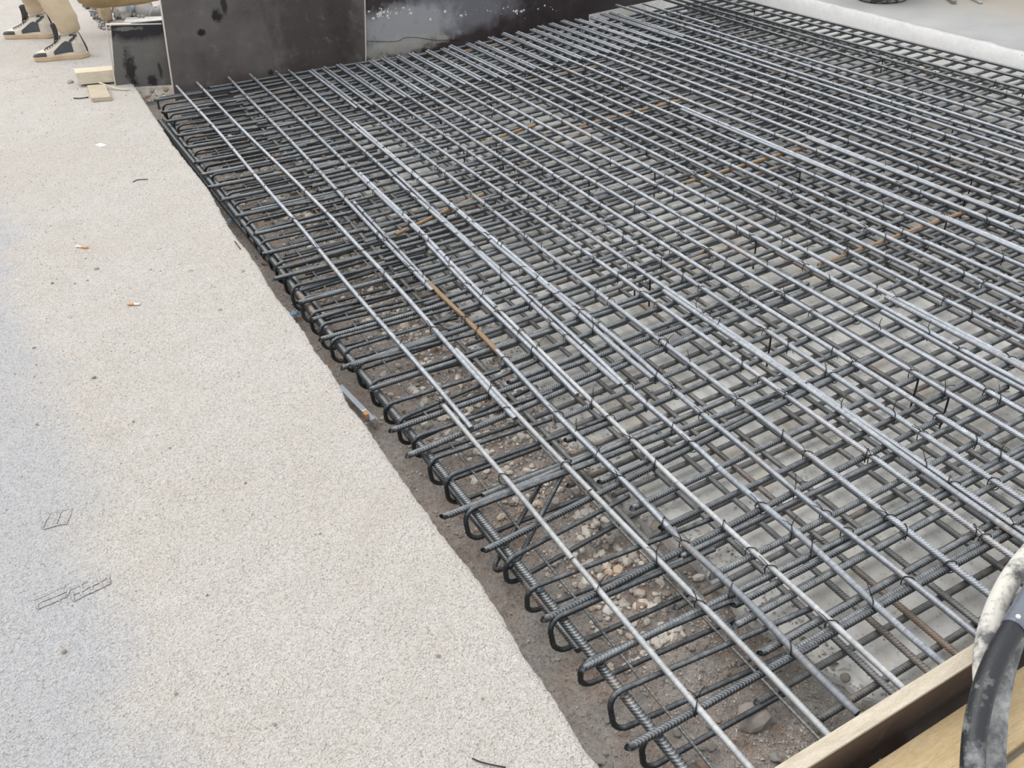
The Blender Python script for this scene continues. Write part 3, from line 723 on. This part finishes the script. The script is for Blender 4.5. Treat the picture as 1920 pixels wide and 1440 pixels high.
# timber offcuts beside the small panel
zt = .075
blk = tag(prism([at(138, 128, zt), at(211, 123, zt), at(212, 131, zt), at(141, 137, zt)], .012, WOODP, 'timber_block', None, .002), 'pale sawn timber block lying against the small dark panel', 'timber')
pl = tag(prism([at(163, 160, .022), at(196, 157, .022), at(208, 181, .022), at(171, 184, .022)], .0, WOODG, 'plank_offcut', None, .002), 'short weathered plank offcut lying in front of the pale timber block', 'timber')
v, f = tube(catmull([at(186, 155, .03), at(200, 160, .02), at(222, 167, .008), at(243, 168, .004)], 6), .004, 6)
tag(obj('cord', mesh('cord', v, f, plain('cream_cord', (.66, .60, .48), .8), True)), 'cream cord trailing from the timber block onto the pavement', 'cord')
v, f = tube(catmull([at(138, 184, .004), at(152, 184, .006), at(166, 182, .004)], 4), .003, 5)
tag(obj('steel_pin', mesh('steel_pin', v, f, M['tie'], True)), 'short dark steel pin lying beside the plank offcut', 'pin')

# ------------------------------------------------------------------ far left: ledge, sacks, sheet behind the small panel
far = empty('ledge', at(277, 40, .06)); tag(far, 'low pale concrete ledge behind the small dark panel', 'ledge')
prism([at(232, 41, .10), at(304, 39, .10), at(303, 30, .10), at(236, 32, .10)], 0, plain('ledge_concrete', (.62, .61, .58), .85, 0, .2, 18, .004), 'ledge_block', far, .006)
def lump(name, c, s, mat, seed, label, cat, rot=0., wr=.25, fr=3.2):
    bm = bmesh.new(); bmesh.ops.create_icosphere(bm, subdivisions=4, radius=1)
    for v in bm.verts:
        k = 1+wr*fbm(v.co.x*fr*.5+seed, v.co.y*fr*.5, v.co.z*fr*.5, 3)
        p = v.co*k; p.z = max(p.z, -.75); v.co = Vector((p.x*s[0], p.y*s[1], (p.z+.75)*s[2]))
    m = bpy.data.meshes.new(name); bm.to_mesh(m); bm.free(); m.materials.append(mat)
    m.polygons.foreach_set('use_smooth', [True]*len(m.polygons)); o = obj(name, m); o.location = c; o.rotation_euler = (0, 0, rot); return tag(o, label, cat)
lump('sack', at(200, 39, 0), (.045, .06, .15), plain('beige_cloth', (.52, .42, .29), .9, 0, .25, 12, .01), 3, 'beige crumpled sack standing behind the left end of the small panel', 'sack', .3, .3)
lump('canvas_roll', at(236, 8, .16), (.28, .10, .07), plain('brown_canvas', (.34, .24, .12), .85, 0, .25, 9, .01), 9, 'brown canvas roll at the top edge above the ledge', 'canvas', -.35, .12)
def m_sheet():
    t = NT('white_blue_sheet'); n = t.noise(11, 5, .6, dist=1)
    return t.done(t.mix(t.ramp(n, [(.52, 0), (.6, 1)]), (.72, .72, .70), (.36, .52, .70)), .5, 0, t.bump(n, .02, .8))
lump('plastic_sheet', at(238, 33, .0), (.075, .05, .10), m_sheet(), 5, 'crumpled white and blue plastic sheet behind the small panel', 'plastic sheet', -.3, .5, 6)
# grey corrugated hose coil
cp = [at(268, 8, .05), at(272, 20, .05), at(284, 29, .04), at(300, 30, .04), at(316, 20, .05)]
P = resample(catmull(cp, 12), .006); 
v, f = tube(P, .055, 14, True, lambda i, k: .006 if i % 5 < 2 else 0)
tag(obj('corrugated_pipe', mesh('corrugated_pipe', v, f, plain('grey_plastic', (.27, .26, .255), .6), True)), 'grey corrugated pipe bend behind the top left corner of the large panel', 'pipe')
for i, (x, y) in enumerate(((256, 20), (262, 25), (260, 30), (268, 30), (253, 28))): stone(ground, at(x, y, .11 if y > 28 else .03), .02, i+1, 'rubble_stone')
# loose dirt and leaves at the trench corner
for i, (x, y, r) in enumerate(((255, 172, .03), (275, 178, .028), (300, 175, .03), (312, 168, .022), (285, 170, .03), (268, 182, .022))): stone(soil, at(x, y, -.05), r, i, 'clod')

# ------------------------------------------------------------------ far right: bucket and stand on the building slab
bc = at(1686, 4, .042); bk = empty('bucket', bc); tag(bk, 'mortar-splattered dark round bucket standing on the building floor', 'bucket')
def lathe(prof, ns=40):
    v = [(r*math.cos(2*math.pi*k/ns), r*math.sin(2*math.pi*k/ns), z) for r, z in prof for k in range(ns)]
    f = [(i*ns+k, i*ns+(k+1) % ns, (i+1)*ns+(k+1) % ns, (i+1)*ns+k) for i in range(len(prof)-1) for k in range(ns)]
    return v, f
def m_buck():
    t = NT('splattered_rubber'); n = t.noise(22, 6, .7)
    return t.done(t.mix(t.ramp(n, [(.45, 0), (.6, 1)]), (.05, .05, .052), (.46, .45, .42)), .7, 0, t.bump(n, .01, .6))
v, f = lathe([(.0, 0), (.135, 0), (.148, .012), (.16, .15), (.172, .30), (.180, .305), (.180, .32), (.168, .32), (.155, .15), (.14, .02), (0, .02)])
o = bpy.data.objects.new('shell', mesh('shell', v, f, m_buck(), True)); link(o, bk); o.location = (0, .13, 0)
v, f = tube([(.18*math.cos(a), .13+.18*math.sin(a)*.3, .31+.12*math.sin(a)) for a in [math.pi*i/16 for i in range(17)]], .004, 6)
o = bpy.data.objects.new('handle', mesh('handle', v, f, M['tie'], True)); link(o, bk)
st = empty('prop_stand', at(1833, 4, .042)); tag(st, 'grey steel foot of a prop on the building floor, right of the bucket', 'prop')
gs = plain('galvanised_grey', (.34, .34, .33), .5, .6)
o = prism([at(1812, -6, .05), at(1828, -8, .05), at(1843, 4, .05), at(1838, 5.5, .05)], .042, gs, 'base_plate', st, .001)
c = at(1826, -4, .05); v, f = tube([c, c+Vector((0, 0, 1.2))], .024, 14); obj('post', mesh('post', v, f, gs, True), st)
tag(prism([at(1768, -12, .06), at(1792, -14, .06), at(1793, 2, .06), at(1786, 2, .06)], .042, plain('dark_offcut', (.2, .18, .16), .8), 'wood_wedge', None, .001), 'dark flat wedge on the building floor between bucket and prop', 'wedge')

# ------------------------------------------------------------------ hoses over the front board
def hose(name, px, zs, r, mat, label=None, parent=None, cap=True):
    P = catmull([at(x, y, z) for (x, y), z in zip(px, zs)], 14)
    v, f = tube(P, r, 20, cap); o = obj(name, mesh(name, v, f, mat, True), parent)
    if label: tag(o, label, 'hose', 'hoses over the near board')
    return o
hose('hose', [(2010, 960), (1945, 1022), (1902, 1074), (1872, 1130), (1852, 1192), (1845, 1250), (1850, 1310), (1862, 1400), (1868, 1500)], [.05, .05, .05, .045, .035, .022, .0, -.03, -.05], .0185, m_hose('whitewashed_rubber', (.10, .10, .105), (.60, .58, .53), .62, .82), 'thick hose caked in whitish dust, arching in from the right edge')
hose('hose.001', [(2030, 1060), (1960, 1100), (1918, 1160), (1888, 1240), (1872, 1320), (1865, 1400), (1860, 1500)], [.055, .05, .045, .03, .005, -.02, -.04], .0175, m_hose('dusty_rubber', (.07, .075, .08), (.38, .385, .38), .68, .95), 'grey streaked hose running beside the black one over the planks')
bh = empty('hose.002', at(1830, 1330, .03)); tag(bh, 'black hose with taped grey coupling lying over the board and planks', 'hose', 'hoses over the near board')
hose('hose_tube', [(1903, 1172), (1872, 1226), (1846, 1290), (1830, 1360), (1824, 1420), (1822, 1500)], [.085, .075, .06, .035, .015, -.01], .0185, m_hose('black_rubber', (.022, .024, .028), (.22, .225, .23), .84, 1.2), None, bh)
hose('coupling', [(1990, 1030), (1955, 1085), (1926, 1135), (1900, 1178)], [.10, .095, .09, .085], .0205, plain('grey_blue_tape', (.15, .17, .20), .35, .2, .35, 25, .004), None, bh)
c = at(1909, 1156, .118); bm = bmesh.new(); bmesh.ops.create_icosphere(bm, subdivisions=2, radius=.0042); me = bpy.data.meshes.new('rivet'); bm.to_mesh(me); bm.free(); me.materials.append(plain('white_rivet', (.8, .8, .8), .4)); o = obj('rivet', me, bh); o.location = c-bh.location

# ------------------------------------------------------------------ litter
PAPER, FILT = plain('cigarette_paper', (.78, .76, .72), .8), plain('cigarette_filter', (.68, .36, .16), .8)
def butt(name, a, b, label, split=.55):
    p, q = at(*a, .004), at(*b, .004); e = empty(name, (p+q)/2); tag(e, label, 'cigarette butt')
    m = p+(q-p)*split
    v, f = tube([p, m], .0042, 8); obj('filter', mesh('filter', v, f, FILT, True), e)
    v, f = tube([m, q], .0040, 8); obj('paper', mesh('paper', v, f, PAPER, True), e)
butt('cigarette_butt', (164, 464), (143, 461.5), 'cigarette butt on the pavement nearer the person', .5)
butt('cigarette_butt.001', (239, 570), (262, 570), 'straight cigarette butt on the pavement nearer the camera')
v, f = tube(catmull([at(885, 1422, .003), at(905, 1430, .003), at(932, 1436, .003), at(948, 1439, .003)], 5), .0014, 5)
tag(obj('wire_offcut', mesh('wire_offcut', v, f, M['tie'], True)), 'curved black wire offcut on the pavement at the bottom edge', 'wire')
v, f = tube(catmull([at(249, 341, .003), at(258, 337, .003), at(277, 336, .003)], 5), .0018, 5)
tag(obj('wire_offcut.001', mesh('wire_offcut', v, f, M['tie'], True)), 'thin bent wire offcut on the pavement beside the far hooked bars', 'wire')
v, f = tube([at(440, 452, .004), at(451, 467, .004)], .0016, 5)
tag(obj('wire_offcut.002', mesh('wire_offcut', v, f, M['tie'], True)), 'short straight wire offcut at the very edge of the pavement', 'wire')
fl = [at(178, 271, .003), at(190, 268, .003), at(200, 272, .003), at(188, 275, .003)]
tag(prism(fl, .0, PAPER, 'paper_scrap'), 'small white paper scrap on the pavement', 'paper')
# strip of plastic and a small wood chip in the trench
sp, sq = at(637, 722, -.13), at(700, 786, -.13)
st = empty('plastic_strip', (sp+sq)/2); tag(st, 'translucent bluish plastic strip lying in the trench beside the pavement edge', 'strip')
t = NT('milky_plastic'); t.b.inputs['Transmission Weight'].default_value = .35; pm = t.done((.52, .60, .68), .25)
d = (sq-sp).normalized(); sd = d.cross(Vector((0, 0, 1)))*.008
prism([sp-sd, sq-sd, sq+sd, sp+sd], -.137, pm, 'strip_body', st, .002)
p = at(685, 773, -.115); e = empty('wood_chip', p); tag(e, 'small orange wood chip with white cut end beside the plastic strip', 'wood chip')
prism([p+Vector((-.006, -.012, 0)), p+Vector((.006, -.012, 0)), p+Vector((.006, .008, 0)), p+Vector((-.006, .008, 0))], p.z-.015, plain('orange_wood', (.55, .30, .16), .8), 'chip_body', e, .001)
prism([p+Vector((-.006, .008, .001)), p+Vector((.006, .008, .001)), p+Vector((.006, .013, .001)), p+Vector((-.006, .013, .001))], p.z-.015, PAPER, 'cut_end', e, .0005)
bl = plain('blue_film', (.26, .42, .55), .4)
for i, (x, y, lb) in enumerate(((436, 416, 'blue plastic scrap in the trench at the far part of the pavement edge'), (552, 592, 'blue grey plastic scrap in the trench half way along the pavement edge'))):
    c = at(x, y, -.15); lump('plastic_scrap' + ('' if i == 0 else '.001'), c, (.018, .012, .008), bl, i+3., lb, 'plastic scrap', .4, .5, 4)

# ------------------------------------------------------------------ person at the top left (trousers and high-top shoes in view)
TROU = None
def m_trou():
    t = NT('stained_beige_cotton'); n = t.noise(7, 5, .6); n2 = t.noise(45, 5, .7); n3 = t.noise(260, 3, .6)
    col = t.mix(t.ramp(n, [(.35, 0), (.65, 1)]), (.47, .37, .24), (.58, .47, .33))
    col = t.mix(t.ramp(n2, [(.64, 0), (.74, .7)]), col, (.74, .66, .55)); col = t.mix(t.ramp(n2, [(.25, .5), (.33, 0)]), col, (.24, .17, .10))
    return t.done(col, .9, 0, t.bump(t.math('ADD', n, t.math('MULTIPLY', n3, .1)), .012, .6), .2)
TROU = m_trou()
SKIN = plain('brown_skin', (.17, .085, .055), .6); WHITE = plain('scuffed_white_leather', (.68, .62, .52), .6, 0, .15, 25, .002)
BLACK = plain('black_leather', (.055, .058, .062), .5, 0, .45, 22, .002); SOLE = plain('tan_rubber_sole', (.58, .43, .28), .7, 0, .25, 18, .002)
PALE = plain('pale_pink_leather', (.60, .52, .45), .6, 0, .12, 25)
toeN, heelN = at(66, 113, 0), at(168, 105, 0); toeF, heelF = at(11, 70, 0), at(107, 68, 0)
person = empty('person', ((heelN+heelF)/2)); tag(person, 'person standing in stained beige trousers and black and white high-top shoes beside the trench', 'person')
def shoe(toe, heel, side):
    """toe at u=0, heel at u=1; outer side (side=+1) faces the camera"""
    L = (heel-toe).length; ax = (heel-toe).normalized(); la = Vector((0, 0, 1)).cross(ax)
    if la.dot(CAM-toe) < 0: la = -la
    def width(u):
        a = min(1, max(0, u/.16)); b = min(1, max(0, (1-u)/.10)); base = .050-.010*math.exp(-((u-.62)/.2)**2)-.008*max(0, u-.7)
        return base*(1-(1-a)**2.2)**.5*(1-(1-b)**2.4)**.5
    K = [(0, .022), (.06, .042), (.15, .052), (.28, .060), (.40, .076), (.52, .100), (.62, .128), (.70, .150), (.80, .158), (.90, .160), (.97, .156), (1, .145)]
    def hgt(u):
        for (a, x), (b, y) in zip(K, K[1:]):
            if a <= u <= b: return x+(y-x)*(u-a)/(b-a)
        return K[-1][1]
    def S_(u, v, off=0.):
        """v in 0..1 from the camera-side welt, over the top, to the far welt"""
        w, h = width(u)+off, hgt(u)+off; a = math.pi*v; c, s = math.cos(a), math.sin(a)
        k = 1 if u < .35 else 1-.28*min(1, (u-.35)/.25)*abs(s)      # narrower towards the collar
        return toe + ax*(u*L - (off if u < .02 else 0) + (.02*s if u > .9 else 0)*-1) + la*(w*math.copysign(abs(c)**.65, c)*k) + Vector((0, 0, .024+(h-.024)*max(0, s)**.75))
    sh = empty('shoe', (toe+heel)/2); sh.parent = person; sh.location = (toe+heel)/2-person.location
    org = person.location+sh.location
    def ob(name, v, f, mat, smooth=True):
        o = bpy.data.objects.new(name, mesh(name, v, f, mat, smooth)); link(o, sh); o.location = -org; return o
    def patch(name, u0, u1, v0, v1, off, mat, nu=14, nv=8):
        v, f = [], []
        for i in range(nu+1):
            u = u0+(u1-u0)*i/nu; a = v0(u) if callable(v0) else v0; b = v1(u) if callable(v1) else v1
            for j in range(nv+1): v.append(S_(u, a+(b-a)*j/nv, off))
        n = nv+1; f = [(i*n+j, i*n+j+1, i*n+n+j+1, i*n+n+j) for i in range(nu) for j in range(nv)]
        return ob(name, v, f, mat)
    patch('upper', .004, .998, 0, 1, 0, WHITE, 40, 24)
    patch('toe_guard', .0, .30, 0, lambda u: .30-.75*max(0, u-.12), .0022, BLACK); patch('toe_guard', .0, .30, lambda u: .70+.75*max(0, u-.12), 1, .0022, BLACK)
    for m in (0, 1):
        fl = (lambda g: g) if m == 0 else (lambda g: (lambda u: 1-g(u)))
        patch('side_panel', .44, .80, fl(lambda u: .02), fl(lambda u: .05+.135*math.sin(math.pi*min(1, max(0, (u-.40)/.46)))**.7), .0025, BLACK)
        patch('ankle_stripe', .76, .965, fl(lambda u: .12+.55*(u-.76)), fl(lambda u: .17+.55*(u-.76)), .0032, BLACK, 10, 4)
        patch('ankle_panel', .66, .95, fl(lambda u: .29), fl(lambda u: .42), .002, PALE, 10, 4)
        patch('eyestay', .26, .64, fl(lambda u: .30+.05*(u-.26)), fl(lambda u: .40), .0030, WHITE, 12, 4)
        patch('heel_counter', .80, .992, fl(lambda u: .01), fl(lambda u: .11), .0028, PALE, 8, 5)
    patch('ankle_emblem', .79, .87, .24, .275, .0042, BLACK, 4, 2)
    # sole: closed band round the outline
    out = [(u, 1) for u in [i/30 for i in range(31)]]; v, f = [], []
    ring_ = [toe+ax*(u*L)+la*(width(u)+.006) for u, _ in out]+[toe+ax*(u*L)-la*(width(u)+.006) for u, _ in out[::-1]]
    ring_[0] = toe-ax*.006+la*.008; ring_[-1] = toe-ax*.006-la*.008; ring_[30] = heel+ax*.006+la*.012; ring_[31] = heel+ax*.006-la*.012
    n = len(ring_)
    for z, g in ((.001, .97), (.004, .985), (.023, .985), (.026, .95)):
        c = (toe+heel)/2
        for p in ring_: q = c+(p-c)*g; v.append(Vector((q.x, q.y, z + (.012*max(0, 1-((p-toe).dot(ax)/L)/.12) if z < .01 else .004*max(0, 1-((p-toe).dot(ax)/L)/.12)))))
    for i in range(3):
        for k in range(n): f.append((i*n+k, i*n+(k+1) % n, (i+1)*n+(k+1) % n, (i+1)*n+k))
    f.append(tuple(range(n))[::-1]); f.append(tuple(range(3*n, 4*n))); ob('sole', v, f, SOLE, False)
    # tongue standing up and forward
    v, f = [], []
    for i in range(9):
        t = i/8; u = .46+.14*t; zz = hgt(.52)+.0+.095*t; bx = -.035*t**2
        for j in range(5):
            s = (j-2)/2*.030; v.append(toe+ax*(u*L+bx+.006*abs(s)/.03)+la*s+Vector((0, 0, zz+.004*math.cos(s*60))))
    m = len(v); v += [p+ax*.007 for p in v]
    for i in range(8):
        for j in range(4):
            a = i*5+j; f += [(a, a+1, a+6, a+5), (m+a+5, m+a+6, m+a+1, m+a)]
    for i in range(8): f += [(i*5, i*5+5, m+i*5+5, m+i*5), (i*5+9, i*5+4, m+i*5+4, m+i*5+9)]
    f.append((40, 41, 42, 43, 44, m+44, m+43, m+42, m+41, m+40)); ob('tongue', v, f, BLACK)
    for i in range(7):
        u = .27+.052*i; P = [S_(u+(.012 if k % 2 else 0), .34+.32*k/6, .005) for k in range(7)]; v, f = tube(P, .0034, 6); ob('lace', v, f, BLACK)
    # padded collar
    P = [toe+ax*((.80+.155*math.cos(a))*L)+la*(.036*math.sin(a))+Vector((0, 0, .150+.010*math.cos(a))) for a in [2*math.pi*i/24 for i in range(25)]]
    v, f = tube(P, .010, 8, False); ob('collar', v, f, PALE)
    return toe+ax*(.79*L)
an, af = shoe(toeN, heelN, 1), shoe(toeF, heelF, 1)
fwd = ((toeN-heelN).normalized()+(toeF-heelF).normalized()).normalized(); latn = Vector((0, 0, 1)).cross(fwd).normalized()
if latn.dot(an-af) < 0: latn = -latn
hip = (an+af)/2 + Vector((0, 0, .93)) - fwd*.02
hn, hf = hip+latn*.10, hip-latn*.10   # hips
kn, kf = an.lerp(hn, .52)+Vector((0, 0, .0))+fwd*.03, af.lerp(hf, .52)+fwd*.03
def Z(p, z): return Vector((p.x, p.y, z))
# one continuous body
BV = [(hip, .12), (hn, .065), (kn, .024), (Z(an, .10), .022), (hf, .065), (kf, .024), (Z(af, .10), .022), (hip+Vector((0, 0, .25)), .125), (hip+Vector((0, 0, .46)), .14), (hip+Vector((0, 0, .56)), .06), (hip+Vector((0, 0, .64)), .055), (hip+Vector((0, 0, .74))+fwd*.02, .085), (hip+Vector((0, 0, .82))+fwd*.01, .075)]
BE = [(0, 1), (1, 2), (2, 3), (0, 4), (4, 5), (5, 6), (0, 7), (7, 8), (8, 9), (9, 10), (10, 11), (11, 12)]
for s in (1, -1):
    k = len(BV); sh_ = hip+Vector((0, 0, .48))+latn*.17*s
    BV += [(sh_, .06), (sh_+latn*.05*s+Vector((0, 0, -.28)), .045), (sh_+latn*.03*s+Vector((0, 0, -.50))+fwd*.12, .032), (sh_+latn*.03*s+Vector((0, 0, -.58))+fwd*.15, .036), (sh_+latn*.02*s+Vector((0, 0, -.66))+fwd*.17, .02)]
    BE += [(8, k), (k, k+1), (k+1, k+2), (k+2, k+3), (k+3, k+4)]
me = bpy.data.meshes.new('body'); me.from_pydata([tuple(p) for p, r in BV], BE, []); me.materials.append(SKIN)
bo = obj('body', me, person); mod = bo.modifiers.new('skin', 'SKIN'); 
for i, (p, r) in enumerate(BV): me.skin_vertices[0].data[i].radius = (r, r); me.skin_vertices[0].data[i].use_root = (i == 0)
mod.use_smooth_shade = True; sm = bo.modifiers.new('sub', 'SUBSURF'); sm.levels = sm.render_levels = 1
# trousers: two wrinkled legs joined at the hips
v, f = [], []
for (a, k, h) in ((an, kn, hn), (af, kf, hf)):
    P = [Z(a, .150), Z(a, .162), Z(a, .185), Z(a, .20)] + [Z(a, .20).lerp(k, t) for t in (.1, .2, .3, .4, .5, .6, .7, .8, .9, 1)] + [k.lerp(h, t) for t in (.2, .4, .6, .8, 1, 1.1)]
    rad = [.052, .058, .059, .057] + [.066+.018*t for t in (.1, .2, .3, .4, .5, .6, .7, .8, .9, 1)] + [.088, .094, .10, .108, .115, .11]
    b = len(v); ns = 20
    for i, (p, r) in enumerate(zip(P, rad)):
        for q in range(ns):
            an_ = 2*math.pi*q/ns; rr = r*(1+.07*noise.noise(Vector((math.cos(an_)*1.3, math.sin(an_)*1.3, p.z*17+b)))*(1 if i > 3 else .25))
            v.append(p+fwd*(rr*1.12*math.cos(an_))+latn*(rr*math.sin(an_)))
    for i in range(len(P)-1):
        for q in range(ns): f.append((b+i*ns+q, b+i*ns+(q+1) % ns, b+(i+1)*ns+(q+1) % ns, b+(i+1)*ns+q))
    f.append(tuple(range(b+(len(P)-1)*ns, b+len(P)*ns)))
b = len(v); ns = 24
for z, r in ((-.14, .13), (-.05, .17), (.04, .165), (.12, .15)):
    for q in range(ns):
        a = 2*math.pi*q/ns; v.append(hip+latn*(r*1.15*math.sin(a))+fwd*(r*.8*math.cos(a))+Vector((0, 0, z)))
for i in range(3):
    for q in range(ns): f.append((b+i*ns+q, b+i*ns+(q+1) % ns, b+(i+1)*ns+(q+1) % ns, b+(i+1)*ns+q))
f.append(tuple(range(b, b+ns))[::-1])
obj('trousers', mesh('trousers', v, f, TROU, True), person)
v, f = [], []
for z, r in ((.06, .165), (.2, .16), (.36, .175), (.48, .17), (.54, .10), (.57, .065)):
    for q in range(ns):
        a = 2*math.pi*q/ns; v.append(hip+latn*(r*1.12*math.sin(a))+fwd*(r*.78*math.cos(a))+Vector((0, 0, z)))
f = [(i*ns+q, i*ns+(q+1) % ns, (i+1)*ns+(q+1) % ns, (i+1)*ns+q) for i in range(5) for q in range(ns)]
obj('shirt', mesh('shirt', v, f, plain('dark_work_shirt', (.10, .12, .15), .9), True), person)
